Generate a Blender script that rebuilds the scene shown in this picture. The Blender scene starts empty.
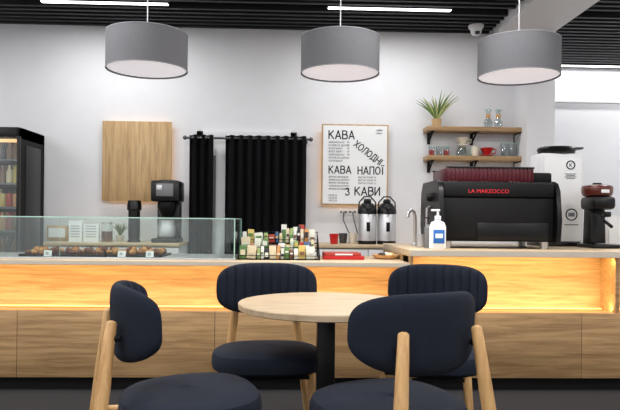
import bpy, bmesh, math, random
from mathutils import Vector, Matrix
random.seed(4)
R = math.radians
scene = bpy.context.scene
scene.view_settings.view_transform = 'Standard'

# ---------------------------------------------------------------- survey of the photo -> metres
F, CX, CY, H = 630.0, 310.0, 220.0, 1.10
YAW, ROLL = R(2.0), R(0.6)
def P(px, py, Y):
    u0, v0 = (px-CX)/F, (CY-py)/F
    u = u0*math.cos(ROLL)-v0*math.sin(ROLL); v = u0*math.sin(ROLL)+v0*math.cos(ROLL)
    t = Y/(math.cos(YAW)-u*math.sin(YAW))
    return Vector((t*(math.sin(YAW)+u*math.cos(YAW)), Y, H+t*v))
def X(px, Y, py=230): return P(px, py, Y).x
def Z(py, Y, px=310): return P(px, py, Y).z

# ---------------------------------------------------------------- materials
def lin(c): return tuple(((x/255)/12.92 if x/255 <= .04045 else ((x/255+.055)/1.055)**2.4) for x in c)+(1,)
def mat(name, rgb, rough=.5, metal=0, spec=.5, emit=0, noise=0, nscale=30, bump=0, coat=0):
    m = bpy.data.materials.new(name); m.use_nodes = True
    nt = m.node_tree; b = nt.nodes['Principled BSDF']
    c = lin(rgb)
    b.inputs['Base Color'].default_value = c
    b.inputs['Roughness'].default_value = rough
    b.inputs['Metallic'].default_value = metal
    b.inputs['Specular IOR Level'].default_value = spec
    b.inputs['Coat Weight'].default_value = coat
    if emit:
        b.inputs['Emission Color'].default_value = c
        b.inputs['Emission Strength'].default_value = emit
    if noise or bump:
        tc = nt.nodes.new('ShaderNodeTexCoord'); n = nt.nodes.new('ShaderNodeTexNoise')
        n.inputs['Scale'].default_value = nscale; n.inputs['Detail'].default_value = 4
        nt.links.new(tc.outputs['Object'], n.inputs['Vector'])
        if noise:
            r = nt.nodes.new('ShaderNodeValToRGB')
            r.color_ramp.elements[0].position = .3; r.color_ramp.elements[1].position = .7
            r.color_ramp.elements[0].color = tuple(x*(1-noise) for x in c[:3])+(1,)
            r.color_ramp.elements[1].color = tuple(min(1, x*(1+noise)) for x in c[:3])+(1,)
            nt.links.new(n.outputs['Fac'], r.inputs['Fac']); nt.links.new(r.outputs['Color'], b.inputs['Base Color'])
        if bump:
            bp = nt.nodes.new('ShaderNodeBump'); bp.inputs['Strength'].default_value = bump; bp.inputs['Distance'].default_value = .01
            nt.links.new(n.outputs['Fac'], bp.inputs['Height']); nt.links.new(bp.outputs['Normal'], b.inputs['Normal'])
    return m
def wood(name, dark, light, scl=(1.5, 25, 25), rough=.45):
    m = bpy.data.materials.new(name); m.use_nodes = True
    nt = m.node_tree; b = nt.nodes['Principled BSDF']
    tc = nt.nodes.new('ShaderNodeTexCoord'); mp = nt.nodes.new('ShaderNodeMapping')
    mp.inputs['Scale'].default_value = scl
    n = nt.nodes.new('ShaderNodeTexNoise'); n.inputs['Scale'].default_value = 1.6; n.inputs['Detail'].default_value = 9
    n.inputs['Roughness'].default_value = .62; n.inputs['Distortion'].default_value = .5
    r = nt.nodes.new('ShaderNodeValToRGB')
    r.color_ramp.elements[0].position = .36; r.color_ramp.elements[1].position = .62
    r.color_ramp.elements[0].color = lin(dark); r.color_ramp.elements[1].color = lin(light)
    nt.links.new(tc.outputs['Object'], mp.inputs['Vector']); nt.links.new(mp.outputs['Vector'], n.inputs['Vector'])
    nt.links.new(n.outputs['Fac'], r.inputs['Fac']); nt.links.new(r.outputs['Color'], b.inputs['Base Color'])
    b.inputs['Roughness'].default_value = rough
    return m
def glass(name, tint=(1, 1, 1), gl=.09):
    m = bpy.data.materials.new(name); m.use_nodes = True
    nt = m.node_tree; nt.nodes.clear()
    o = nt.nodes.new('ShaderNodeOutputMaterial'); mx = nt.nodes.new('ShaderNodeMixShader')
    t = nt.nodes.new('ShaderNodeBsdfTransparent'); g = nt.nodes.new('ShaderNodeBsdfGlossy')
    t.inputs['Color'].default_value = tint+(1,); g.inputs['Roughness'].default_value = .03
    lw = nt.nodes.new('ShaderNodeLayerWeight'); lw.inputs['Blend'].default_value = .25
    ma = nt.nodes.new('ShaderNodeMath'); ma.operation = 'MULTIPLY_ADD'; ma.inputs[1].default_value = .6; ma.inputs[2].default_value = gl
    nt.links.new(lw.outputs['Facing'], ma.inputs[0]); nt.links.new(ma.outputs[0], mx.inputs['Fac'])
    nt.links.new(t.outputs[0], mx.inputs[1]); nt.links.new(g.outputs[0], mx.inputs[2]); nt.links.new(mx.outputs[0], o.inputs['Surface'])
    return m
M = dict(
    wall=mat('wall_paint', (228, 229, 233), .9, noise=.015, nscale=6),
    white=mat('white_paint', (226, 227, 230), .5),
    floor=mat('dark_carpet', (30, 31, 36), .95, noise=.35, nscale=120, bump=.4),
    ceil=mat('ceiling_void', (6, 7, 9), .95),
    slat=mat('ceiling_slat', (22, 24, 28), .6),
    led=mat('linear_light', (255, 255, 255), .5, emit=5),
    warmled=mat('warm_led', (255, 205, 140), .5, emit=3.5),
    ledge=mat('warm_led_diffuser', (255, 205, 130), .5, emit=1.8),
    oak=wood('oak_horizontal', (146, 114, 76), (184, 150, 106)),
    oakv=wood('oak_vertical', (166, 134, 92), (202, 170, 124), (25, 25, 1.5)),
    top=wood('oak_table_top', (184, 160, 128), (212, 190, 158), (2, 22, 22), .4),
    edge=mat('counter_edge', (206, 196, 180), .4),
    leg=wood('chair_leg_oak', (186, 140, 86), (218, 176, 120), (30, 30, 2)),
    navy=mat('navy_fabric', (30, 36, 48), .95, spec=.25, noise=.18, nscale=250, bump=.3),
    black=mat('black_plastic', (11, 11, 13), .35, spec=.4),
    matte=mat('black_matte', (8, 8, 10), .7, spec=.3),
    steel=mat('brushed_steel', (205, 205, 208), .35, .65),
    dsteel=mat('dark_steel', (90, 90, 95), .35, .8),
    curtain=mat('curtain_fabric', (14, 14, 18), .95, spec=.2, noise=.2, nscale=150),
    shade=mat('shade_fabric', (110, 110, 114), .95, noise=.14, nscale=220, bump=.2),
    rim=mat('shade_rim', (150, 150, 155), .7),
    diff=mat('lamp_diffuser', (236, 232, 238), .8, emit=.6),
    glass=glass('clear_glass', (.965, 1, .985), .05),
    jarglass=glass('vessel_glass', (.80, .85, .86), .14),
    edgeglow=mat('glass_edge_glow', (170, 205, 190), .2, emit=.12),  # faint emission stands in for the highlight along glass edges
    red=mat('red_plastic', (190, 28, 30), .35),
    maroon=mat('maroon_acrylic', (76, 9, 23), .35, emit=.03),
    redtxt=mat('red_lettering', (205, 38, 48), .5, emit=.3),
    ink=mat('black_ink', (16, 16, 18), .9),
    paper=mat('paper', (238, 240, 242), .7),
    green=mat('leaf_green', (92, 118, 56), .6, noise=.3, nscale=20),
    leafy=mat('leaf_pale', (168, 172, 108), .6),
    pastry=mat('pastry_brown', (172, 122, 70), .8, noise=.5, nscale=35, bump=.6),
    pastry2=mat('pastry_dark', (104, 62, 40), .8, noise=.6, nscale=45, bump=.6),
    cream=mat('cream_porcelain', (232, 224, 206), .25, coat=.5),
    grayp=mat('gray_plastic', (120, 122, 126), .5),
    blue=mat('blue_label', (40, 110, 190), .5),
    brown=mat('brown_bronze', (96, 40, 30), .35, .1, coat=.4),
    fridge_in=mat('fridge_interior', (90, 78, 62), .7),
    fridge_led=mat('fridge_led', (255, 200, 140), .7, emit=1.0),
)
PAL = [mat('pack_%d' % i, c, .45) for i, c in enumerate([(88, 128, 70), (214, 190, 110), (176, 60, 48), (235, 235, 230),
      (70, 100, 140), (120, 84, 58), (205, 150, 90), (40, 40, 44), (150, 178, 110), (222, 208, 176), (225, 228, 214)])]

# ---------------------------------------------------------------- mesh builder
class B:
    def __init__(s): s.v = []; s.f = []; s.m = []; s.mats = []
    def mi(s, m):
        if m not in s.mats: s.mats.append(m)
        return s.mats.index(m)
    def add(s, vs, fs, m, T=None):
        k = len(s.v); i = s.mi(m)
        for p in vs: s.v.append((T @ Vector(p)) if T else Vector(p))
        for f in fs: s.f.append([a+k for a in f]); s.m.append(i)
    def box(s, c, d, m, bev=0, rot=None, seg=2, taper=None):
        bm = bmesh.new(); bmesh.ops.create_cube(bm, size=1)
        for v in bm.verts:
            v.co = Vector((v.co.x*d[0], v.co.y*d[1], v.co.z*d[2]))
            if taper and v.co.z > 0: v.co.x *= taper[0]; v.co.y *= taper[1]
        if bev: bmesh.ops.bevel(bm, geom=bm.edges[:], offset=bev, segments=seg, profile=.5, affect='EDGES')
        bm.verts.index_update()
        T = Matrix.Translation(c)
        if rot is not None: T = T @ rot
        s.add([v.co.copy() for v in bm.verts], [[v.index for v in f.verts] for f in bm.faces], m, T); bm.free()
    def lohi(s, lo, hi, m, bev=0):
        s.box([(a+b)/2 for a, b in zip(lo, hi)], [abs(b-a) for a, b in zip(lo, hi)], m, bev)
    def lathe(s, prof, loc, m, seg=32, T=None, sx=1, sy=1):
        vs = []; fs = []; n = len(prof)
        for r, z in prof:
            for k in range(seg):
                a = 2*math.pi*k/seg; vs.append((r*math.cos(a)*sx, r*math.sin(a)*sy, z))
        for i in range(n-1):
            for k in range(seg):
                k2 = (k+1) % seg; fs.append([i*seg+k, i*seg+k2, (i+1)*seg+k2, (i+1)*seg+k])
        if prof[0][0] > 1e-4: fs.append(list(range(seg))[::-1])
        if prof[-1][0] > 1e-4: fs.append([(n-1)*seg+k for k in range(seg)])
        s.add(vs, fs, m, Matrix.Translation(loc) @ (T or Matrix()))
    def shell(s, prof, loc, m, seg=32, T=None):   # open lathe, no caps
        vs = []; fs = []; n = len(prof)
        for r, z in prof:
            for k in range(seg):
                a = 2*math.pi*k/seg; vs.append((r*math.cos(a), r*math.sin(a), z))
        for i in range(n-1):
            for k in range(seg):
                k2 = (k+1) % seg; fs.append([i*seg+k, i*seg+k2, (i+1)*seg+k2, (i+1)*seg+k])
        s.add(vs, fs, m, Matrix.Translation(loc) @ (T or Matrix()))
    def tube(s, pts, rad, m, seg=12, fx=1.0):
        pts = [Vector(p) for p in pts]; n = len(pts)
        if not isinstance(rad, (list, tuple)): rad = [rad]*n
        d0 = (pts[1]-pts[0]).normalized(); d1 = (pts[-1]-pts[-2]).normalized()
        P2 = [pts[0]-d0*rad[0]*.45, pts[0]-d0*rad[0]*.25]+pts+[pts[-1]+d1*rad[-1]*.25, pts[-1]+d1*rad[-1]*.45]
        R2 = [rad[0]*.35, rad[0]*.8]+list(rad)+[rad[-1]*.8, rad[-1]*.35]
        vs = []; fs = []
        ref = Vector((0, 1, 0)) if abs(d0.y) < .8 else Vector((1, 0, 0))
        for i, p in enumerate(P2):
            a = P2[max(0, i-1)]; b = P2[min(len(P2)-1, i+1)]; d = (b-a).normalized()
            u = d.cross(ref).normalized(); w = d.cross(u).normalized()
            for k in range(seg):
                t = 2*math.pi*k/seg; vs.append(p+u*math.cos(t)*R2[i]+w*math.sin(t)*R2[i]*fx)
        for i in range(len(P2)-1):
            for k in range(seg):
                k2 = (k+1) % seg; fs.append([i*seg+k, i*seg+k2, (i+1)*seg+k2, (i+1)*seg+k])
        fs.append(list(range(seg))[::-1]); fs.append([(len(P2)-1)*seg+k for k in range(seg)])
        s.add(vs, fs, m)
    def grid(s, fn, nu, nv, m):
        vs = [fn(i/nu, j/nv) for j in range(nv+1) for i in range(nu+1)]
        fs = [[j*(nu+1)+i, j*(nu+1)+i+1, (j+1)*(nu+1)+i+1, (j+1)*(nu+1)+i] for j in range(nv) for i in range(nu)]
        s.add(vs, fs, m)
    def blob(s, c, d, m, jit=.1, seg=12):
        vs = []; fs = []; n = 8
        for i in range(n+1):
            a = math.pi*i/n
            for k in range(seg):
                b = 2*math.pi*k/seg; j = 1+random.uniform(-jit, jit)
                vs.append((c[0]+math.sin(a)*math.cos(b)*d[0]/2*j, c[1]+math.sin(a)*math.sin(b)*d[1]/2*j, c[2]+math.cos(a)*d[2]/2))
        for i in range(n):
            for k in range(seg):
                k2 = (k+1) % seg; fs.append([i*seg+k, (i+1)*seg+k, (i+1)*seg+k2, i*seg+k2])
        s.add(vs, fs, m)
    def text(s, body, size, loc, m, ang=0, ext=.0006, sx=1, bold=0):
        cu = bpy.data.curves.new('t', 'FONT'); cu.body = body; cu.size = size; cu.extrude = ext; cu.offset = size*bold
        ob = bpy.data.objects.new('t', cu); scene.collection.objects.link(ob)
        dg = bpy.context.evaluated_depsgraph_get(); me = ob.evaluated_get(dg).to_mesh()
        T = Matrix.Translation(loc) @ Matrix.Rotation(R(90), 4, 'X') @ Matrix.Rotation(ang, 4, 'Z') @ Matrix.Diagonal((sx, 1, 1, 1))
        s.add([v.co.copy() for v in me.vertices], [list(p.vertices) for p in me.polygons], m, T)
        ob.evaluated_get(dg).to_mesh_clear(); bpy.data.objects.remove(ob); bpy.data.curves.remove(cu)
    # heavy display lettering built from strokes (cap height = size)
    GL = {
        'К': [[(0, 0), (0, 1)], [(.55, 1), (.05, .48)], [(.15, .58), (.6, 0)]],
        'А': [[(0, 0), (.33, 1), (.66, 0)], [(.13, .3), (.53, .3)]],
        'В': [[(0, 0), (0, 1), (.36, 1), (.52, .9), (.52, .64), (.36, .54), (0, .54)], [(.36, .54), (.58, .42), (.58, .12), (.4, 0), (0, 0)]],
        'Х': [[(0, 0), (.58, 1)], [(0, 1), (.58, 0)]],
        'О': [[(.33+.33*math.sin(t*math.pi/7), .5+.5*math.cos(t*math.pi/7)) for t in range(15)]],
        'Л': [[(0, 0), (.1, .1), (.16, 1), (.6, 1), (.6, 0)]],
        'Д': [[(0, -.15), (0, .03), (.66, .03), (.66, -.15)], [(.1, .03), (.2, 1), (.56, 1), (.56, .03)]],
        'Н': [[(0, 0), (0, 1)], [(.58, 0), (.58, 1)], [(0, .52), (.58, .52)]],
        'І': [[(0.05, 0), (0.05, 1)]],
        'П': [[(0, 0), (0, 1), (.56, 1), (.56, 0)]],
        'Ї': [[(.12, 0), (.12, .95)], [(-.06, 1.2), (.02, 1.2)], [(.22, 1.2), (.3, 1.2)]],
        'И': [[(0, 1), (0, 0), (.58, 1), (.58, 0)]],
        'З': [[(0, .85), (.2, 1), (.42, .95), (.48, .75), (.3, .54), (.52, .4), (.52, .12), (.3, 0), (.1, .02), (0, .15)]]}
    def strokes(s, body, size, loc, m, ang=0, wt=.15, sx=1, gap=.22):
        T = Matrix.Translation(loc) @ Matrix.Rotation(R(90), 4, 'X') @ Matrix.Rotation(ang, 4, 'Z'); x = 0; k = 0
        for ch in body:
            wd = 0
            for line in s.GL[ch]:
                for (a, b) in zip(line[:-1], line[1:]):
                    pa = Vector(((x+a[0]*sx)*size, a[1]*size, 0)); pb = Vector(((x+b[0]*sx)*size, b[1]*size, 0)); d = (pb-pa)
                    L = d.length; k += 1
                    TT = T @ Matrix.Translation((pa+pb)/2) @ Matrix.Rotation(math.atan2(d.y, d.x), 4, 'Z')
                    q = [(sg*(L/2+wt*size*.42), tg*wt*size/2, (k % 5)*.0001) for sg, tg in ((-1, -1), (1, -1), (1, 1), (-1, 1))]
                    s.add(q, [[0, 1, 2, 3]], m, TT); wd = max(wd, a[0], b[0])
            x += wd*sx+gap
    def done(s, name, smooth=True, origin=None):
        if origin is None:
            xs = [p.x for p in s.v]; ys = [p.y for p in s.v]; zs = [p.z for p in s.v]
            origin = Vector(((min(xs)+max(xs))/2, (min(ys)+max(ys))/2, min(zs)))
        me = bpy.data.meshes.new(name); me.from_pydata([p-origin for p in s.v], [], s.f)
        for m in s.mats: me.materials.append(m)
        me.polygons.foreach_set('material_index', s.m)
        bm = bmesh.new(); bm.from_mesh(me); bmesh.ops.remove_doubles(bm, verts=bm.verts, dist=1e-5)
        bmesh.ops.recalc_face_normals(bm, faces=bm.faces); bm.to_mesh(me); bm.free()
        if smooth:
            me.polygons.foreach_set('use_smooth', [True]*len(me.polygons)); me.set_sharp_from_angle(angle=R(38))
        ob = bpy.data.objects.new(name, me); ob.location = origin; scene.collection.objects.link(ob)
        return ob
def area(name, loc, sx, sy, power, col=(1, 1, 1), rot=(0, 0, 0), parent=None, shape='RECTANGLE', spread=None):
    l = bpy.data.lights.new(name, 'AREA'); l.shape = shape; l.size = sx; l.size_y = sy; l.energy = power; l.color = col
    if spread: l.spread = spread
    o = bpy.data.objects.new(name, l); scene.collection.objects.link(o); o.location = loc; o.rotation_euler = rot
    if parent: o.parent = parent; o.location = Vector(loc)-parent.location
    return o

# ---------------------------------------------------------------- room
YB, YF = 6.5, 7.85; ZC = 3.05
def slab(name, lo, hi, m, bev=0):
    b = B(); b.lohi(lo, hi, m, bev); return b.done(name, smooth=False)
slab('floor', (-5, -3, -.1), (5.5, 8.0, 0), M['floor'])
slab('wall_back', (-5, YB, 0), (2.35, YB+.15, 3.2), M['wall'])
slab('wall_alcove', (2.35, YF, 0), (5.5, YF+.15, 3.2), M['wall'])
slab('wall_left', (-5.15, -3, 0), (-5, YB+.15, 3.2), M['wall'])
slab('wall_right', (5.5, -3, 0), (5.65, YF+.15, 3.2), M['wall'])
slab('wall_rear', (-5, -3.15, 0), (5.5, -3, 3.2), M['wall'])
slab('column', (2.35, 6.15, 0), (2.63, YF, 3.2), M['wall'])
slab('ceiling', (-5, -3, 3.2), (5.5, 8.0, 3.3), M['ceil'])
slab('ceiling_beam', (2.06, -3, 2.98), (2.61, 6.3, 3.2), M['white'])
b = B()
y = -2.9
while y < YF-.05:
    if abs(y-5.76) > .05 and abs(y-7.69) > .05:
        b.lohi((-5, y-.02, ZC), (2.055, y+.02, ZC+.09), M['slat']) if y < YB-.03 else None
        b.lohi((2.64 if y > 6.1 else 2.615, y-.02, ZC), (5.5, y+.02, ZC+.09), M['slat'])
    y += .11
b.done('ceiling_slats', smooth=False)
slab('trim_alcove', (2.63, YF-.03, 2.62), (5.5, YF, 2.65), M['white'])

strips = []
for yy in (5.76, 3.3, 1.0, -1.4):  # rows after the first are unseen strips, added to light the room
    for x0 in (-4.0+.36-1.2, -2.25, .338):
        strips.append((x0, x0+1.15, yy))
    strips.append((3.3, 4.5, yy))
strips.append((2.75, 4.9, 7.69)); strips.append((4.2, 5.3, 6.8))  # the last strip is out of view, added to brighten the alcove
for x0, x1, yy in strips:
    b = B(); x0 = max(x0, -4.95)
    b.lohi((x0, yy-.03, ZC-.004), (x1, yy+.03, ZC+.05), M['slat']); b.lohi((x0+.01, yy-.024, ZC-.01), (x1-.01, yy+.024, ZC-.004), M['led'])
    o = b.done('ceiling_and_fill_light', smooth=False)
    pw = 12 if yy > 7 else (20 if yy > 6 else (18 if yy > 5 else 37))
    area('tube', ((x0+x1)/2, yy, ZC-.015), x1-x0, .05, pw, (1, .985, .97), parent=o)

# door between curtains
b = B(); dx0, dx1 = X(196, YB), X(296, YB)
b.lohi((dx0, YB-.03, .0), (dx0+.07, YB-.001, 2.0), M['white'], .004); b.lohi((dx1-.07, YB-.03, 0), (dx1, YB-.001, 2.0), M['white'], .004)
b.lohi((dx0, YB-.03, 1.93), (dx1, YB-.001, 2.0), M['white'], .004)
b.lohi((dx0+.07, YB-.02, 0), (dx1-.07, YB-.001, 1.93), M['paper'])
b.lohi((dx0+.14, YB-.03, 1.1), (dx0+.2, YB-.015, 1.75), M['grayp'], .004); b.lohi((dx0+.14, YB-.03, .2), (dx0+.5, YB-.015, .95), M['white'], .004)
b.done('door_1')

# ---------------------------------------------------------------- curtains
b = B(); zr = Z(138.5, 6.38, 245)
xr0, xr1 = X(184, 6.38), X(310, 6.38)
b.tube([(xr0, 6.38, zr), (xr1, 6.38, zr)], .012, M['dsteel'])
for xx in (xr0, xr1): b.blob((xx, 6.38, zr), (.045, .045, .045), M['dsteel'], 0)
for xx in (xr0+.05, (xr0+xr1)/2-.03, xr1-.05):
    b.box((xx, 6.425, zr), (.02, .10, .02), M['dsteel']); b.box((xx, 6.49, zr), (.04, .012, .06), M['dsteel'])
b.done('curtain_rod')
def curtain(px0, px1, folds, seed):
    x0, x1 = X(px0, 6.38), X(px1, 6.38); b = B()
    def fn(u, v):
        z = .02+(zr+.03-.02)*v
        a = u*folds*2*math.pi
        amp = .036+.012*math.sin(3*u*7+seed)*(1-v)
        k = 1+.02*math.sin(u*9+v*3)
        return (x0+(x1-x0)*u+.012*math.sin(a*2+v*1.5)*(1-v*.5), 6.38+amp*math.sin(a+.6*(1-v)*math.sin(u*11+seed))*k, z)
    b.grid(fn, int(folds*14), 14, M['curtain'])
    for i in range(int(folds*2)):
        xx = x0+(x1-x0)*(i+.0)/(folds*2)+.01
        b.shell([(.018, -.004), (.022, -.004), (.022, .004), (.018, .004), (.018, -.004)], (xx, 6.38, zr), M['dsteel'], 16, Matrix.Rotation(R(90), 4, 'Y'))
    return b.done('curtain')
curtain(188, 212, 3, 1); curtain(224, 305, 9, 2)

# ---------------------------------------------------------------- wall wooden panel
b = B(); p0 = P(102, 201, 6.45); p1 = P(172, 122, 6.45)
b.lohi((p0.x, 6.435, p0.z), (p1.x, 6.46, p1.z), M['oakv'], .003)
b.lohi((p0.x+.05, 6.46, p0.z+.05), (p1.x-.05, 6.499, p1.z-.05), M['black'])
for zz in (p0.z+.03, p1.z-.045): b.lohi((p0.x+.05, 6.465, zz), (p1.x-.05, 6.475, zz+.012), M['warmled'])
b.lohi((p1.x-.045, 6.465, p0.z+.05), (p1.x-.033, 6.475, p1.z-.05), M['warmled'])
b.done('wooden_wall_panel')

# ---------------------------------------------------------------- menu poster
b = B(); p0 = P(321, 205, 6.44); p1 = P(388.5, 125, 6.44)
b.lohi((p0.x, 6.43, p0.z), (p1.x, 6.455, p1.z), M['oakv'], .003)
b.lohi((p0.x+.015, 6.425, p0.z+.015), (p1.x-.015, 6.44, p1.z-.015), M['paper'])
b.lohi((p0.x+.06, 6.455, p0.z+.06), (p1.x-.06, 6.499, p1.z-.06), M['black'])
b.lohi((p0.x+.03, 6.46, p0.z+.05), (p0.x+.042, 6.47, p1.z-.05), M['warmled'])
b.lohi((p0.x+.05, 6.46, p0.z+.03), (p1.x-.05, 6.47, p0.z+.042), M['warmled'])
def T(t, px, py, size, ang=0, sx=1):
    b.text(t, size, P(px, py, 6.4235), M['ink'], ang, sx=sx)
def S(t, px, py, size, ang=0, sx=1, gap=.24): b.strokes(t, size, P(px, py, 6.4235), M['ink'], ang, sx=sx, gap=gap)
S('КАВА', 329, 138.5, .080)
S('ХОЛОДНІ', 353.5, 145.5, .066, R(-37), gap=.2)
S('НАПОЇ', 358, 174, .074, sx=.95)
S('КАВА', 329, 173, .072, sx=.95)
S('КАВИ', 355, 195, .080)
S('З', 345.5, 195, .07)
for i in range(7):
    T(('АМЕРИКАНО', 'ЕСПРЕСО ДОПІО', 'КАПУЧИНО', 'ФЛЕТ ВАЙТ')[i % 4], 328.5, 143+i*3.1, .025)
    if i < 5: T('45', 347, 143+i*3.1, .025)
for i in range(5): T('ЛИМОНАД ЦИТРУС' if i % 2 else 'ФРАПЕ КАРАМЕЛЬ', 328.5, 177.5+i*3.0, .022)
for i in range(3): T('ЛАТЕ 55', 328.5, 196+i*2.6, .022)
for i in range(3): T('МАТЧА ТОНІК 75', 358, 178+i*3, .022)
T('coffee', 376, 131, .028); T('menu', 376, 134, .028); T('ДОДАТКИ', 361, 200, .024)
b.done('menu_poster', smooth=False)

# ---------------------------------------------------------------- fridge
fx1 = X(18, 5.85); fz = Z(127, 5.85, 18)
b = B(); fx0 = fx1-.62
b.lohi((fx0, 5.9, .1), (fx0+.03, 6.45, fz), M['matte']); b.lohi((fx1-.03, 5.9, .1), (fx1, 6.45, fz), M['matte'])
b.lohi((fx0, 6.42, .1), (fx1, 6.45, fz), M['matte']); b.lohi((fx0, 5.9, fz-.1), (fx1, 6.45, fz), M['matte']); b.lohi((fx0, 5.9, 0), (fx1, 6.45, .25), M['matte'])
b.lohi((fx0+.03, 6.4, .25), (fx1-.03, 6.42, fz-.1), M['fridge_in'])
for d in ((fx0, fx0+.045), (fx1-.022, fx1)): b.lohi((d[0], 5.85, .15), (d[1], 5.9, fz), M['black'], .006)
b.lohi((fx0, 5.85, .15), (fx1, 5.9, .25), M['black'], .006); b.lohi((fx0, 5.85, fz-.09), (fx1, 5.9, fz), M['black'], .006)
b.lohi((fx0+.045, 5.87, .25), (fx1-.022, 5.876, fz-.09), M['glass'])
b.tube([(fx0+.03, 5.82, .8), (fx0+.03, 5.82, 1.3)], .01, M['steel'])
b.lohi((fx1, 6.0, .3), (fx1+.006, 6.35, fz-.15), M['black'], .002)
b.lohi((fx0+.03, 5.93, fz-.13), (fx1-.03, 5.95, fz-.1), M['fridge_led'])
for k in range(7):
    zz = .30+k*.22
    b.lohi((fx0+.03, 5.93, zz), (fx1-.03, 6.4, zz+.012), M['dsteel'])
    b.lohi((fx0+.03, 5.925, zz-.003), (fx1-.03, 5.93, zz+.014), M['grayp'])
    for i in range(9):
        xx = fx0+.06+i*.061; m = PAL[(6, 5, 2, 9, 5, 1, 7, 2, 5)[(i*2+k*5) % 9]]
        for yy in (5.97, 6.06):
            if (k+i//3) % 3: b.lathe([(.026, 0), (.028, .01), (.028, .1), (.013, .135), (.012, .155), (.014, .17), (0, .171)], (xx, yy, zz+.012), m, 12)
            else: b.lathe([(.024, 0), (.027, .006), (.027, .115), (.022, .125), (0, .126)], (xx, yy, zz+.012), m, 12)
b.done('drinks_fridge')

# ---------------------------------------------------------------- back counters
def back_counter(name, xa, xb):
    b = B()
    b.lohi((xa, 5.88, .84), (xb, 6.499, .87), M['top'], .003)
    b.lohi((xa+.01, 5.92, .08), (xb-.01, 6.499, .84), M['white']); b.lohi((xa+.02, 5.97, 0), (xb-.02, 6.48, .08), M['matte'])
    n = max(1, round((xb-xa)/.5)); w = (xb-xa-.02)/n
    for i in range(n):
        b.lohi((xa+.014+i*w, 5.9, .1), (xa+.006+(i+1)*w, 5.92, .83), M['white'], .003)
        b.lohi((xa+i*w+w/2-.07, 5.885, .76), (xa+i*w+w/2+.07, 5.9, .772), M['steel'], .002)
    return b.done(name)
back_counter('back_counter', X(44, 5.9), X(180, 5.9)); back_counter('storage_cabinet', X(312, 5.9), 2.33)
ZB = .87

# ---------------------------------------------------------------- service counters
ct0 = .83; ct1 = .914; xl = -4.2; xm = X(409, 4.05, 300); xr = 4.2
def counter(name, x0, x1, zt, yb, th, endl, k):
    b = B()
    b.lohi((x0, 4.03, zt-th), (x1, yb, zt), M['top'], .003)
    b.lohi((x0, 4.028, zt-th+.003), (x1, 4.032, zt-.003), M['edge'])
    b.lohi((x0+.02, 4.26, .505), (x1-.0, 4.29, zt-th), M['oak'])
    b.lohi((x0, 4.07, .49), (x1, 4.29, .51), M['oak'], .002)
    n = 3 if endl else 4; w = (x1-x0)/n
    for i in range(n): b.lohi((x0+i*w+.0015, 4.05, .085), (x0+(i+1)*w-.0015, 4.07, .51), M['oak'], .0015)
    b.lohi((x0+.02, 4.1, 0), (x1-.02, 4.12, .085), M['matte'])
    b.lohi((x0, 4.08, 0), (x0+.03, yb-.02, zt-th), M['oak']); b.lohi((x1-.03, 4.08, 0), (x1, yb-.02, zt-th), M['oak'])
    if endl: b.lohi((x0, 4.05, .51), (x0+.025, 4.28, zt-th), M['oak'], .002)
    b.lohi((x0+.03, 4.238, .511), (x1-.03, 4.252, .516), M['ledge'])
    o = b.done(name)
    area('led_glow_up', ((x0+x1)/2, 4.10, .522), x1-x0-.1, .05, k*(x1-x0)*2.0, (1, .67, .30), rot=(R(180-48), 0, 0), parent=o)
    area('led_glow_down', ((x0+x1)/2, 4.08, zt-th-.012), x1-x0-.1, .05, k*(x1-x0)*1.6, (1, .67, .30), rot=(R(48), 0, 0), parent=o)
    return o
counter('service_counter', xl, xm-.002, ct0, 4.8, .03, False, 1.25)
o = counter('bar_counter', xm, xr, ct1, 5.2, .042, True, 2.1)
b = B(); xd = X(613, 4.1)
b.lohi((xd, 4.06, .51), (xd+.03, 4.259, ct1-.042), M['oak'], .002); b.done('bar_counter_divider').parent = o
bpy.data.objects['bar_counter_divider'].location -= o.location

# ---------------------------------------------------------------- glass display case
b = B(); gx0 = -3.9; gx1 = X(235, 4.12); gt = 1.105; g0 = ct0; t = .006; ya, yb2 = 4.12, 4.68
b.lohi((gx0, ya, g0+.012), (gx1, ya+t, gt), M['glass']); b.lohi((gx0, yb2-t, g0+.012), (gx1, yb2, gt), M['glass'])
b.lohi((gx1-t, ya+t, g0+.012), (gx1, yb2-t, gt-t), M['glass']); b.lohi((gx0, ya+t, g0+.012), (gx0+t, yb2-t, gt-t), M['glass'])
b.lohi((gx0, ya+t, gt-t), (gx1, yb2-t, gt), M['glass'])
for a in ((gx0, ya, gt-.006, gx1, ya+.002, gt+.001), (gx0, yb2-.002, gt-.006, gx1, yb2, gt+.001), (gx1-.006, ya-.001, g0+.012, gx1+.001, ya+.003, gt), (gx1-.005, yb2-.003, g0+.012, gx1+.001, yb2+.001, gt)):
    b.lohi(a[:3], a[3:], M['edgeglow'])
b.lohi((gx1-.003, ya, gt-.006), (gx1+.001, yb2, gt+.001), M['edgeglow'])
b.lohi((gx0, ya-.003, g0), (gx1+.003, yb2+.003, g0+.012), M['steel'], .002)
for px in (60, -120):
    xx = X(px, 4.12); b.lohi((xx-.001, ya-.001, g0+.012), (xx+.001, ya+.001, gt), M['edgeglow'])
b.done('glass_display_case')
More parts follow.
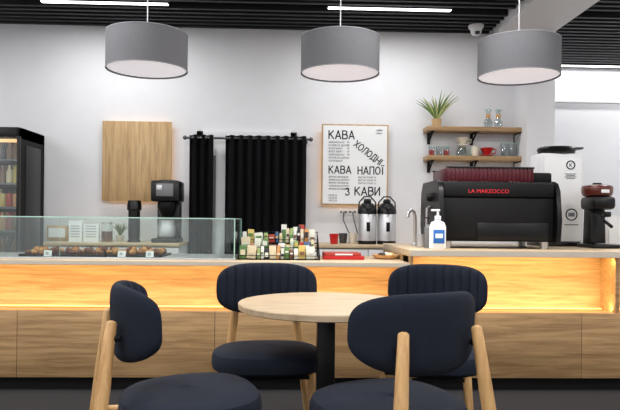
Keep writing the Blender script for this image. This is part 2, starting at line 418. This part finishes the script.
for (pa, pb, m, n) in ((28, 60, 'pastry', 4), (64, 112, 'pastry2', 6), (114, 166, 'pastry', 6)):
    xa, xb = X(pa, 4.35), X(pb, 4.35); z0 = g0+.012; b = B()
    b.lohi((xa, 4.2, z0), (xb, 4.55, z0+.008), M['black'], .003)
    for (l, h) in (((xa, 4.2), (xb, 4.208)), ((xa, 4.542), (xb, 4.55)), ((xa, 4.2), (xa+.008, 4.55)), ((xb-.008, 4.2), (xb, 4.55))):
        b.lohi((l[0], l[1], z0), (h[0], h[1], z0+.014), M['black'])
    w = (xb-xa-.03)/n
    for i in range(n):
        for j, yy in enumerate((4.25, 4.33, 4.41, 4.49)):
            if (i*5+j*3+len(m)) % 7 == 0: continue
            hh = .03+random.uniform(0, .028)
            b.blob((xa+.015+w*(i+.5)+random.uniform(-.006, .006), yy+random.uniform(-.008, .008), z0+.008+hh/2), (w*random.uniform(.7, .95), random.uniform(.05, .07), hh), M[m if random.random() < .7 else ('pastry' if m == 'pastry2' else 'pastry2')], .09)
    b.done('pastry_tray')
for px in (48, 122, 150):
    b = B(); xx = X(px, 4.17); b.box((xx, 4.17, g0+.035), (.05, .002, .04), M['paper'], rot=Matrix.Rotation(R(-12), 4, 'X')); b.box((xx, 4.178, g0+.0165), (.05, .02, .009), M['grayp'])
    b.text('25', .022, (xx-.014, 4.164, g0+.028), M['ink']); b.done('price_tag')

# ---------------------------------------------------------------- items on left back counter
def on(name, fn, px, Y, z0):
    b = B(); fn(b, X(px, Y, 240), Y, z0); return b.done(name)
def cup_stack(b, x, y, z):
    b.lathe([(.062, 0), (.062, .01), (.05, .03), (.055, .05), (.055, .3), (.068, .31), (.068, .36), (.06, .4), (0, .4)], (x, y, z), M['black'], 28)
    b.lathe([(.057, .2), (.057, .205)], (x, y, z), M['dsteel'], 28)
on('cup_dispenser', cup_stack, 134, 6.12, ZB)  # tall black cylinder, meant as a cup dispenser
def brewer(b, x, y, z):
    b.box((x, y, z+.02), (.25, .32, .04), M['black'], .008)
    b.box((x, y+.1, z+.22), (.22, .12, .40), M['black'], .012)
    b.box((x, y-.01, z+.49), (.27, .3, .2), M['black'], .018)
    b.box((x, y-.165, z+.5), (.16, .012, .12), M['grayp'], .004); b.box((x-.05, y-.173, z+.52), (.05, .006, .05), M['steel'], .002)
    b.lathe([(.07, .045), (.085, .06), (.09, .14), (.07, .2), (.075, .22), (0, .22)], (x, y-.05, z), M['steel'], 28)
    b.lathe([(.04, .22), (.09, .33), (.09, .38), (0, .38)], (x, y-.05, z), M['black'], 28)
    b.tube([(x+.08, y-.06, z+.19), (x+.125, y-.08, z+.18), (x+.125, y-.08, z+.09), (x+.08, y-.06, z+.07)], .008, M['black'])
    b.lathe([(.1, 0), (.1, .012), (.06, .02), (0, .02)], (x, y, z+.585), M['dsteel'], 24)
on('drip_coffee_machine', brewer, 167.5, 6.15, ZB)
def menu_cards(b, x, y, z):
    for i, (dx, w, h) in enumerate(((-.075, .12, .2), (.065, .14, .17))):
        b.box((x+dx, y+.02*i, z+h/2), (w, .05, h), M['paper'], .002)
        for k in range(5): b.box((x+dx, y+.02*i-.026, z+.05+k*.025), (w*.7, .002, .006), M['grayp'])
on('paper_bag_pack', menu_cards, 84, 6.02, ZB)
def jar(b, x, y, z):
    b.shell([(.05, 0), (.055, .01), (.055, .14), (.045, .16), (.045, .17)], (x, y, z), M['glass'], 24)
    b.lathe([(.05, .004), (.05, .1), (0, .1)], (x, y, z), M['pastry2'], 24); b.lathe([(.05, .17), (.05, .19), (0, .192)], (x, y, z), M['steel'], 24)
on('coffee_bean_jar', jar, 107, 6.1, ZB)
def jar2(b, x, y, z):
    b.box((x, y, z+.075), (.2, .12, .15), M['oakv'], .006); b.box((x, y-.061, z+.08), (.16, .004, .09), M['paper'])
on('wooden_box', jar2, 59, 6.3, ZB)
def deskplant(b, x, y, z):
    b.lathe([(.03, 0), (.04, .06), (0, .06)], (x, y, z), M['cream'], 20)
    for i in range(16):
        a = i*2.4; r = .05+.02*(i % 3)
        b.tube([(x, y, z+.05), (x+r*.5*math.cos(a), y+r*.5*math.sin(a), z+.12), (x+r*math.cos(a), y+r*math.sin(a), z+.15+.01*(i % 4))], [.004, .006, .002], M['green'], 6, .3)
on('potted_succulent', deskplant, 120, 6.3, ZB)

# ---------------------------------------------------------------- snack rack on counter
b = B(); xa, xb = X(241, 4.45), X(319, 4.45)
rnd = random.Random(23)
for k, (yy, zz) in enumerate(((4.28, 0), (4.42, .05), (4.56, .10))):
    z0 = ct0+zz
    b.lohi((xa, yy-.06, z0), (xb, yy+.06, z0+.005), M['matte'])
    b.tube([(xa, yy-.06, z0+.028), (xb, yy-.06, z0+.028)], .0022, M['matte'], 6)
    x = xa+.004
    seq = [0, 9, 8, 3, 7, 9, 6, 10, 0, 5, 3, 1, 10, 8, 2, 4, 9]
    j = k*5
    while x < xb-.03:
        w = rnd.choice((.026, .034, .05, .066)); h = rnd.uniform(.04, .095)+(.03*rnd.random()+.015 if k == 2 and x > (xa+xb)/2 else 0)
        if x+w > xb-.002: break
        m = PAL[seq[j % 17]]; j += 1; tilt = rnd.uniform(-.18, -.02); ln = rnd.uniform(-.10, .10)
        for q in range(3):
            c = (x+w/2+rnd.uniform(-.003, .003), yy-.032+q*.032, z0+.006+h/2*(1-.06*q))
            b.box(c, (w-.006, .014, h*(1-.06*q)), m if q < 2 else PAL[rnd.randrange(11)], .003, Matrix.Rotation(tilt, 4, 'X') @ Matrix.Rotation(ln, 4, 'Y'))
        hh = rnd.choice((.25, .4, .15))
        b.box((x+w/2, yy-.0425, z0+.006+h*rnd.uniform(.35, .65)), (w*.65, .003, h*hh), PAL[rnd.choice((3, 9, 10, 7, 5, 1, 0))], 0, Matrix.Rotation(tilt, 4, 'X') @ Matrix.Rotation(ln, 4, 'Y'))
        x += w
for xx in (xa, xb-.005):
    for yy, hh in ((4.22, .03), (4.35, .08), (4.49, .13), (4.62, .18)): b.tube([(xx, yy, ct0+.003), (xx, yy, ct0+hh)], .003, M['matte'], 6)
    b.tube([(xx, 4.22, ct0+.03), (xx, 4.62, ct0+.18)], .003, M['matte'], 6)
b.tube([(xa, 4.62, ct0+.18), (xb, 4.62, ct0+.18)], .003, M['matte'], 6)
b.done('snack_display_rack')
b = B(); x0 = X(284, 4.66)
for i, c in enumerate((3, 5, 10, 2, 9)):
    h = .235-.018*(i*2 % 3); b.box((x0+i*.044, 4.70, ct0+h/2), (.04, .06, h), PAL[c], .003)
    b.box((x0+i*.044, 4.667, ct0+h/2+.06), (.028, .003, .04), PAL[(7, 3, 0, 9, 4)[i]])
b.done('tea_boxes')
b = B(); x0 = X(343, 4.4)
b.box((x0, 4.4, ct0+.0125), (.28, .2, .025), M['red'], .003); b.box((x0-.01, 4.4, ct0+.036), (.25, .18, .022), PAL[2], .003, Matrix.Rotation(R(3), 4, 'Z'))
b.box((x0, 4.305, ct0+.036), (.12, .006, .01), M['paper']); b.done('chocolate_box_stack')
b = B(); x0 = X(386, 4.45)
b.lathe([(.05, 0), (.08, .006), (.1, .03), (.095, .03), (.07, .012), (0, .012)], (x0, 4.45, ct0), M['leg'], 28)
for i in range(5): b.blob((x0+.035*math.cos(i*1.3), 4.45+.035*math.sin(i*1.3), ct0+.03), (.05, .04, .03), PAL[(i*2+1) % 11], .05)
b.done('candy_bowl')
def cup(b, x, y, z, m=None):
    m = m or M['red']; b.lathe([(.03, 0), (.036, .01), (.045, .1), (.042, .1), (.034, .015), (0, .012)], (x, y, z), m, 24)
on('red_cup', cup, 334, 6.05, ZB)
def cups(b, x, y, z):
    for i in range(2): cup(b, x+i*.1, y, z, M['cream'] if i else M['dsteel'])
on('cup_row', cups, 343, 6.33, ZB)

# airpots
def airpot(b, x, y, z):
    b.lathe([(.088, 0), (.092, .01), (.092, .03), (.088, .035), (0, .036)], (x, y, z), M['black'], 32)
    b.lathe([(.09, .035), (.09, .285), (.084, .30), (0, .301)], (x, y, z), M['steel'], 32)
    b.lathe([(.088, .295), (.094, .30), (.094, .33), (.085, .36), (.06, .385), (.055, .4), (0, .4)], (x, y, z), M['black'], 32)
    b.box((x, y-.1, z+.345), (.045, .09, .035), M['black'], .008); b.lathe([(.012, 0), (.012, .05)], (x, y-.135, z+.29), M['black'], 12)
    b.box((x, y-.091, z+.17), (.035, .006, .09), M['matte'], .002)
    b.lathe([(.035, .4), (.04, .415), (.03, .44), (0, .44)], (x, y, z), M['black'], 24)
    b.tube([(x-.088, y, z+.3), (x-.08, y, z+.41), (x-.03, y, z+.465), (x+.03, y, z+.465), (x+.08, y, z+.41), (x+.088, y, z+.3)], .007, M['black'], 8)
on('airpot_dispenser', airpot, 367, 6.15, ZB); on('airpot_dispenser', airpot, 386.5, 6.15, ZB)

# faucet
b = B(); x0 = X(415, 4.75)
b.lathe([(.03, 0), (.03, .012), (.019, .022), (0, .022)], (x0, 4.75, ct1), M['steel'], 20)
b.tube([(x0, 4.75, ct1), (x0, 4.75, ct1+.22), (x0-.012, 4.74, ct1+.255), (x0-.035, 4.72, ct1+.27), (x0-.06, 4.70, ct1+.255), (x0-.068, 4.695, ct1+.215)], .0125, M['steel'], 12)
b.tube([(x0+.01, 4.75, ct1+.05), (x0+.055, 4.74, ct1+.08)], .007, M['steel'], 8); b.done('kitchen_faucet')

# hand sanitizer bottles
def sanitizer(b, x, y, z):
    b.lathe([(.05, 0), (.056, .006), (.056, .15), (.045, .178), (.02, .19), (.02, .205), (0, .205)], (x, y, z), M['paper'], 28, sx=1, sy=.7)
    b.box((x, y-.041, z+.085), (.075, .006, .09), M['blue'], .002); b.box((x, y-.045, z+.09), (.05, .003, .03), M['paper'])
    b.lathe([(.022, .2), (.022, .222), (.008, .225), (.007, .255), (0, .255)], (x, y, z), M['paper'], 16); b.box((x-.015, y, z+.26), (.06, .018, .014), M['paper'], .004)
on('sanitizer_bottle', sanitizer, 437.5, 4.18, ct1)
def soap(b, x, y, z):
    b.lathe([(.024, 0), (.026, .004), (.026, .14), (.01, .16), (.01, .175), (0, .175)], (x, y, z), M['grayp'], 20)
    b.lathe([(.012, .17), (.004, .18), (.004, .21), (0, .21)], (x, y, z), M['black'], 12); b.box((x-.01, y, z+.21), (.04, .01, .008), M['black'], .002)
on('pump_bottle', soap, 428, 4.35, ct1)
def smallcup(b, x, y, z):
    b.lathe([(.03, 0), (.034, .004), (.036, .09), (.033, .09), (.03, .01), (0, .008)], (x, y, z), M['steel'], 20)
on('steel_tumbler', smallcup, 421, 4.5, ct1)

# ---------------------------------------------------------------- espresso machine
def espresso(b):
    z = ct1; xa = X(438, 4.3); xb = X(559, 4.3); xc = (xa+xb)/2; w = xb-xa
    for sx in (-1, 1):
        for yy in (4.36, 4.78): b.lathe([(.025, 0), (.03, .05), (0, .05)], (xc+sx*(w/2-.08), yy, z), M['steel'], 16)
    b.box((xc, 4.57, z+.23), (w-.04, .5, .36), M['matte'], .02)
    for sx in (-1, 1):
        pr = [(4.27, .04), (4.25, .2), (4.28, .40), (4.32, .455), (4.38, .475), (4.8, .475), (4.86, .40), (4.88, .16), (4.84, .04)]
        x0 = xc+sx*(w/2-.03); x1 = xc+sx*(w/2); n = len(pr)
        vs = [(x0, p[0], z+p[1]) for p in pr]+[(x1, p[0], z+p[1]) for p in pr]
        fs = [list(range(n)), [n+i for i in range(n)][::-1]]+[[i, (i+1) % n, n+(i+1) % n, n+i] for i in range(n)]
        b.add(vs, fs, M['black'])
        if sx < 0:
            b.tube([(x0-.02, 4.55, z+.30), (x0-.06, 4.52, z+.28), (x0-.065, 4.51, z+.12)], .008, M['steel'], 8)
            b.lathe([(.02, 0), (.032, .01), (.032, .05), (.02, .06), (0, .06)], (x0-.01, 4.5, z+.36), M['black'], 16, Matrix.Rotation(R(-90), 4, 'Y'))
    b.box((xc, 4.315, z+.21), (w-.07, .02, .28), M['matte'], .006)
    b.box((xc, 4.34, z+.405), (w-.06, .09, .10), M['matte'], .02)
    ra, rb = X(447, 4.35), X(532, 4.35); rc = (ra+rb)/2; rw = rb-ra
    zr2 = z+.465; n = 22
    b.box((xc, 4.56, zr2-.015), (w-.07, .48, .03), M['black'], .006)
    b.box((rb+(xb-rb)/2-.01, 4.56, zr2+.035), (xb-rb-.03, .4, .07), M['matte'], .015)
    for yy in (4.35, 4.77):
        b.box((rc, yy, zr2+.05), (rw, .008, .09), M['maroon'], .002)
        for i in range(n): b.box((ra+rw*i/(n-1), yy-.006, zr2+.05), (.009, .01, .1), M['maroon'], .003)
        b.box((rc, yy-.004, zr2+.1), (rw+.02, .018, .012), M['black'], .003)
    for xx in (ra, rb): b.box((xx, 4.56, zr2+.05), (.008, .42, .09), M['maroon'], .002)
    for yy in (4.45, 4.56, 4.67):
        for i in range(7):
            if (i*7+int(yy*100)) % 4: cup(b, ra+.06+(rw-.12)*i/6, yy, zr2, M['cream'] if i % 3 == 0 else M['maroon'])
    b.text('LA MARZOCCO', .036, (X(468, 4.29), 4.2925, z+.385), M['redtxt'], sx=1.1)
    b.box((xc+.1, 4.302, z+.12), (.5, .006, .12), M['black'], .004)
b = B(); espresso(b); b.done('espresso_machine')

# white grinder
b = B(); xa, xb = X(535, 5.0), X(578, 5.0); xc = (xa+xb)/2; w = xb-xa; z = ct1; zt = Z(153, 4.9, 558)
b.box((xc, 5.02, z+.015), (w+.01, .3, .03), M['black'], .006)
b.box((xc, 5.02, (z+.03+zt)/2), (w, .24, zt-z-.03), M['white'], .02)
b.box((xc, 4.895, (z+zt)/2), (w*.86, .01, (zt-z)*.9), M['paper'], .004)
b.lathe([(.12, 0), (.14, .01), (.15, .04), (.14, .055), (0, .06)], (xc, 5.02, zt), M['black'], 28)
b.box((xc+.02, 4.98, zt+.045), (w*.9, .12, .018), M['dsteel'], .004)
zc = Z(165, 4.89, 570)
b.shell([(.028, -.002), (.036, -.002), (.036, .002), (.028, .002), (.028, -.002)], (xc+.06, 4.888, zc), M['ink'], 28, Matrix.Rotation(R(90), 4, 'X'))
b.text('K', .04, (xc+.047, 4.888, zc-.014), M['ink'])
for k in range(4): b.box((xc+.06, 4.888, zc-.07-k*.012), (.09-.02*(k % 2), .003, .004), M['ink'])
b.shell([(.04, -.002), (.048, -.002), (.048, .002), (.04, .002), (.04, -.002)], (xc+.07, 4.888, z+.25), M['ink'], 28, Matrix.Rotation(R(90), 4, 'X'))
b.box((xc+.07, 4.888, z+.25), (.05, .003, .03), M['grayp']); b.box((xc+.07, 4.888, z+.17), (.11, .003, .006), M['ink'])
b.done('coffee_grinder')
# dark grinder
b = B(); xc = X(598, 4.65); z = ct1; y0 = 4.65
b.box((xc, y0, z+.015), (.2, .28, .03), M['black'], .01)
b.box((xc, y0+.06, z+.17), (.13, .13, .3), M['black'], .02, taper=(.9, .9))
b.box((xc, y0+.01, z+.335), (.17, .24, .1), M['black'], .03)
b.lathe([(.07, 0), (.1, .012), (.11, .03), (.112, .07), (.105, .085), (.06, .095), (0, .097)], (xc, y0+.02, z+.38), M['brown'], 36)
b.lathe([(.04, 0), (.03, .012), (0, .014)], (xc, y0+.02, z+.475), M['matte'], 20)
b.box((xc, y0-.105, z+.42), (.06, .008, .025), M['paper'], .003)
b.box((xc, y0-.12, z+.25), (.05, .06, .04), M['black'], .008); b.tube([(xc, y0-.1, z+.2), (xc, y0-.2, z+.16)], .012, M['black'])
b.lathe([(.05, 0), (.055, .006), (0, .008)], (xc, y0-.08, z+.03), M['steel'], 20)
b.done('coffee_grinder')
b = B(); xc = X(618, 5.05); b.box((xc, 5.05, z+.125), (.21, .02, .25), M['white'], .003, Matrix.Rotation(R(-6), 4, 'X'))
b.box((xc, 5.036, z+.125), (.17, .004, .21), M['paper'], 0, Matrix.Rotation(R(-6), 4, 'X')); b.box((xc, 5.09, z+.05), (.05, .09, .1), M['grayp'], .003); b.done('sign_stand')

# ---------------------------------------------------------------- wall shelves
def shelf(py):
    b = B(); xa, xb = X(427, 6.3, py), X(534, 6.3, py); z = Z(py, 6.3, 480)
    b.lohi((xa, 6.28, z-.045), (xb, 6.499, z), M['oak'], .003)
    for px in (433, 477, 522):
        xx = X(px, 6.3, py)
        b.lohi((xx-.015, 6.29, z-.056), (xx+.015, 6.499, z-.045), M['matte']); b.lohi((xx-.015, 6.485, z-.16), (xx+.015, 6.499, z-.045), M['matte'])
        b.tube([(xx, 6.32, z-.058), (xx, 6.485, z-.145)], .009, M['matte'], 8)
    b.done('wall_shelf'); return z
z1 = shelf(127); z2 = shelf(156)
b = B(); xx = X(435.5, 6.38)
b.lathe([(.035, 0), (.045, .01), (.05, .085), (.044, .085), (.04, .07), (0, .07)], (xx, 6.38, z1), M['oakv'], 24)
for i in range(26):
    a = i*2.399; el = .35+.5*((i*7) % 10)/10; L = .24+.12*((i*3) % 5)/5
    pts = []
    for k in range(5):
        s = k/4; r = L*s*math.cos(math.pi/2-el*1.1*(.6+.5*s)); zz = L*s*math.cos(el*(.5+.5*s))
        pts.append((xx+r*math.cos(a), 6.36+r*math.sin(a)*.4, z1+.06+zz))
    b.tube(pts, [.006, .009, .008, .005, .001], M['green'] if i % 3 else M['leafy'], 6, .3)
b.done('potted_spiky_plant')
def dripper(m):
    def f(b, x, y, z):
        b.lathe([(.025, 0), (.026, .008), (.06, .012), (.06, .018), (.025, .022), (.03, .03), (.07, .09), (.066, .09), (.022, .03), (0, .028)], (x, y, z), m, 28)
        b.tube([(x+.055, y, z+.08), (x+.095, y, z+.075), (x+.09, y, z+.04), (x+.04, y, z+.035)], .006, m, 8)
    return f
def server(b, x, y, z):
    b.shell([(.05, 0), (.062, .012), (.062, .05), (.04, .085), (.045, .1)], (x, y, z), M['jarglass'], 24)
    b.lathe([(.05, 0), (.05, .003), (0, .004)], (x, y, z), M['edgeglow'], 24); b.shell([(.044, .095), (.047, .1), (.044, .102)], (x, y, z), M['steel'], 24)
    dripper(M['cream'])(b, x, y, z+.1)
    b.tube([(x+.045, y, z+.09), (x+.09, y, z+.08), (x+.085, y, z+.03), (x+.06, y, z+.025)], .006, M['edgeglow'], 8)
on('pour_over_server', server, 461, 6.38, z2)
def rserver(b, x, y, z):
    dripper(M['red'])(b, x, y, z)
on('pour_over_dripper', rserver, 486, 6.38, z2)
def carafe(b, x, y, z):
    b.shell([(.03, 0), (.04, .01), (.045, .06), (.02, .11), (.018, .14), (.034, .19)], (x, y, z), M['jarglass'], 24)
    b.lathe([(.03, 0), (.03, .003), (0, .004)], (x, y, z), M['edgeglow'], 20)
    b.shell([(.021, .105), (.024, .11), (.024, .14), (.021, .145)], (x, y, z), M['leg'], 20); b.shell([(.033, .187), (.035, .19), (.033, .192)], (x, y, z), M['edgeglow'], 24)
def tumblers(n, h=.09, fill=None):
    def f(b, x, y, z):
        for i in range(n):
            xx = x+(i-(n-1)/2)*.076
            b.shell([(.026, 0), (.028, .005), (.034, h)], (xx, y, z), M['jarglass'], 20); b.lathe([(.026, 0), (.026, .006), (0, .007)], (xx, y, z), M['edgeglow'], 20)
            b.shell([(.0335, h-.003), (.0355, h), (.0335, h+.003)], (xx, y, z), M['edgeglow'], 20)
            if fill and i % 2 == 0: b.lathe([(.024, .008), (.029, h*.6), (0, h*.6)], (xx, y, z), M[fill], 20)
    return f
on('glass_carafe', carafe, 487, 6.38, z1); on('glass_carafe', carafe, 497, 6.38, z1)
on('drinking_glasses', tumblers(3, .1, 'red'), 438, 6.38, z2); on('drinking_glasses', tumblers(4, .14), 514, 6.38, z2)
on('ceramic_cup', lambda b, x, y, z: cup(b, x, y, z, M['cream']), 474, 6.38, z2)
on('drinking_glasses', tumblers(2, .10, 'cream'), 449, 6.43, z2+.0) if False else None

# ---------------------------------------------------------------- security camera
b = B(); q = P(473, 36, 6.3)
b.lathe([(.075, 0), (.075, -.02), (.065, -.035)][::-1], (q.x, 6.2, ZC), M['white'], 24)
b.lathe([(0, -.105), (.035, -.096), (.052, -.07), (.058, -.034)], (q.x, 6.2, ZC), M['paper'], 24)
b.lathe([(0, -.03), (.022, -.022), (.026, 0), (0, 0)], (q.x, 6.15, ZC-.075), M['black'], 16)
b.done('security_camera')
b = B()
for i in range(4): q = P(341+i*4.6, 212, 6.49); b.box((q.x, 6.4925, q.z), (.044, .012, .06), M['paper'], .003); b.lathe([(.014, 0), (.014, .004), (0, .004)], (q.x, 6.486, q.z), M['grayp'], 16, Matrix.Rotation(R(90), 4, 'X'))
b.done('power_outlet_strip')
b = B(); q = P(344, 212, 6.47)
b.tube([(q.x, 6.48, q.z), (q.x-.01, 6.44, q.z-.08), (q.x+.04, 6.4, q.z-.2), (q.x+.12, 6.4, .885)], .005, M['black'], 8)
b.tube([(q.x+.09, 6.48, q.z), (q.x+.1, 6.44, q.z-.08), (q.x+.13, 6.4, q.z-.2), (q.x+.17, 6.4, .885)], .005, M['black'], 8); b.done('power_cable')

# ---------------------------------------------------------------- pendant lamps
for px, rr in ((147, .248), (340, .246), (518.5, .253)):
    Y0 = 3.95; x = X(px, Y0, 70); zb = 2.02; zt = 2.245; b = B()
    b.shell([(rr-.006, zb), (rr, zb), (rr, zt), (rr-.006, zt), (rr-.006, zb)], (x, Y0, 0), M['shade'], 72)
    b.shell([(rr-.004, zb-.001), (rr+.0015, zb-.001), (rr+.0015, zb+.004)], (x, Y0, 0), M['rim'], 72)
    b.shell([(rr-.004, zt+.001), (rr+.0015, zt+.001), (rr+.0015, zt-.004)], (x, Y0, 0), M['rim'], 72)
    b.lathe([(rr-.008, zb+.008), (rr-.008, zb+.014)], (x, Y0, 0), M['diff'], 64)
    b.lathe([(.02, zt-.02), (.02, zt+.05), (.008, zt+.07), (0, zt+.07)], (x, Y0, 0), M['steel'], 16)
    for k in range(3):
        a = k*2*math.pi/3; b.tube([(x, Y0, zt-.005), (x+(rr-.004)*math.cos(a), Y0+(rr-.004)*math.sin(a), zt-.005)], .003, M['steel'], 6)
    b.tube([(x, Y0, zt+.05), (x, Y0, ZC+.02)], .0035, M['paper'], 8); b.lathe([(.05, -.03), (.05, 0)], (x, Y0, ZC), M['white'], 20)
    o = b.done('pendant_lamp')
    area('bulb', (x, Y0, zb+.004), .4, .4, 7, (1, .95, .9), parent=o, shape='DISK')

# ---------------------------------------------------------------- table
b = B(); ty = 2.80; tx = X(326, ty, 300); th = .735
b.lathe([(0, th-.03), (.379, th-.03), (.387, th-.026), (.389, th-.004), (.386, th), (0, th)], (tx, ty, 0), M['top'], 96)
b.box((tx, ty, (th-.03)/2+.01), (.08, .08, th-.05), M['black'], .006)
b.box((tx, ty, th-.036), (.3, .3, .012), M['black'], .003)
for a in (0, 90): b.box((tx, ty, .014), (.46, .06, .028), M['black'], .006, Matrix.Rotation(R(a), 4, 'Z'))
b.done('round_cafe_table')

# ---------------------------------------------------------------- chairs
def chair_mesh():
    b = B(); seg = 64
    def sup(a, w, f, bk, n=2.7):
        c, s = math.cos(a), math.sin(a)
        x = w*abs(c)**(2/n)*(1 if c > 0 else -1); yy = (f if s > 0 else bk)*abs(s)**(2/n)*(1 if s > 0 else -1)
        if yy < 0: x *= 1-.10*(yy/-bk)
        return x, yy
    rings = [(0, .378), (.8, .378), (.93, .382), (.985, .395), (1, .417), (.99, .445), (.96, .463), (.88, .474), (.7, .481), (.4, .483), (0, .484)]
    vs = []; fs = []
    for sc, z in rings:
        for k in range(seg):
            x, yy = sup(2*math.pi*k/seg, .268, .265, .235); vs.append((x*sc, yy*sc, z+.006*(yy/.25)))
    for i in range(len(rings)-1):
        for k in range(seg):
            k2 = (k+1) % seg; fs.append([i*seg+k, i*seg+k2, (i+1)*seg+k2, (i+1)*seg+k])
    b.add(vs, fs, M['navy'])
    b.box((0, 0, .37), (.38, .38, .02), M['matte'], .004)
    zc, hh, W = .735, .132, .254; na, nb = 132, 20
    def surf(side):
        def fn(u, v):
            a = math.sin((u-.5)*math.pi); bb = math.sin((v-.5)*math.pi)
            n = 3.6 if bb > 0 else 2.6
            h = hh*max(0, 1-abs(a)**n)**(1/n)
            x = W*a; z = zc+h*bb
            base = -.228+.115*abs(a)**2.2-.05*(z-.6)
            tk = .030*max(0, 1-abs(bb)**5)**.5*max(0, 1-abs(a)**9)**.5
            rib = (.014*(abs(math.cos(math.pi*5.5*a))**.5)-.012) if side > 0 else 0
            k = min(1, (1-abs(bb))*8)*min(1, (1-abs(a))*10)
            return (x, base+side*tk+rib*k, z)
        return fn
    b.grid(surf(1), na, nb, M['navy']); b.grid(surf(-1), na, nb, M['navy'])
    for s in (-1, 1):
        b.tube([(s*.235, .215, 0), (s*.195, .17, .38)], [.013, .021], M['leg'], 14)
        b.tube([(s*.238, -.352, 0), (s*.190, -.308, .38), (s*.168, -.288, .55), (s*.146, -.266, .75)], [.015, .022, .023, .018], M['leg'], 14)
        b.tube([(s*.188, -.305, .375), (s*.16, -.10, .375)], .014, M['leg'], 10)
        b.tube([(s*.155, -.272, .70), (s*.15, -.24, .70)], .012, M['matte'], 10)
    b.tube([(-.19, -.300, .375), (.19, -.300, .375)], .012, M['leg'], 10)
    return b.done('dining_chair', origin=Vector((0, 0, 0)))
ch = chair_mesh()
def place(o, px, Y, fx, fy): o.location = (X(px, Y, 390), Y, .006); o.rotation_euler = (0, 0, math.atan2(-fx, fy))
chairs = [ch]+[ch.copy() for _ in range(3)]
for c in chairs[1:]: scene.collection.objects.link(c)
place(chairs[0], 186, 2.30, .955, .295)
place(chairs[1], 391, 2.20, -.44, .9)
place(chairs[2], 267, 3.07, .07, -1)
place(chairs[3], 431, 3.09, -.40, -.92)

# ---------------------------------------------------------------- world + camera
w = bpy.data.worlds.new('World'); scene.world = w; w.use_nodes = True
w.node_tree.nodes['Background'].inputs[0].default_value = (.5, .5, .55, 1); w.node_tree.nodes['Background'].inputs[1].default_value = .2
cam = bpy.data.cameras.new('Camera'); co = bpy.data.objects.new('Camera', cam); scene.collection.objects.link(co)
Rv = Vector((math.cos(YAW), -math.sin(YAW), 0)); Fv = Vector((math.sin(YAW), math.cos(YAW), 0)); U = Vector((0, 0, 1))
xc = Rv*math.cos(ROLL)+U*math.sin(ROLL); yc = -Rv*math.sin(ROLL)+U*math.cos(ROLL); zc = -Fv
mt = Matrix((xc, yc, zc)).transposed().to_4x4(); mt.translation = Vector((0, 0, H)); co.matrix_world = mt
cam.sensor_width = 36; cam.lens = F/620*36; cam.shift_y = (CY-205)/620; cam.clip_start = .05
scene.camera = co
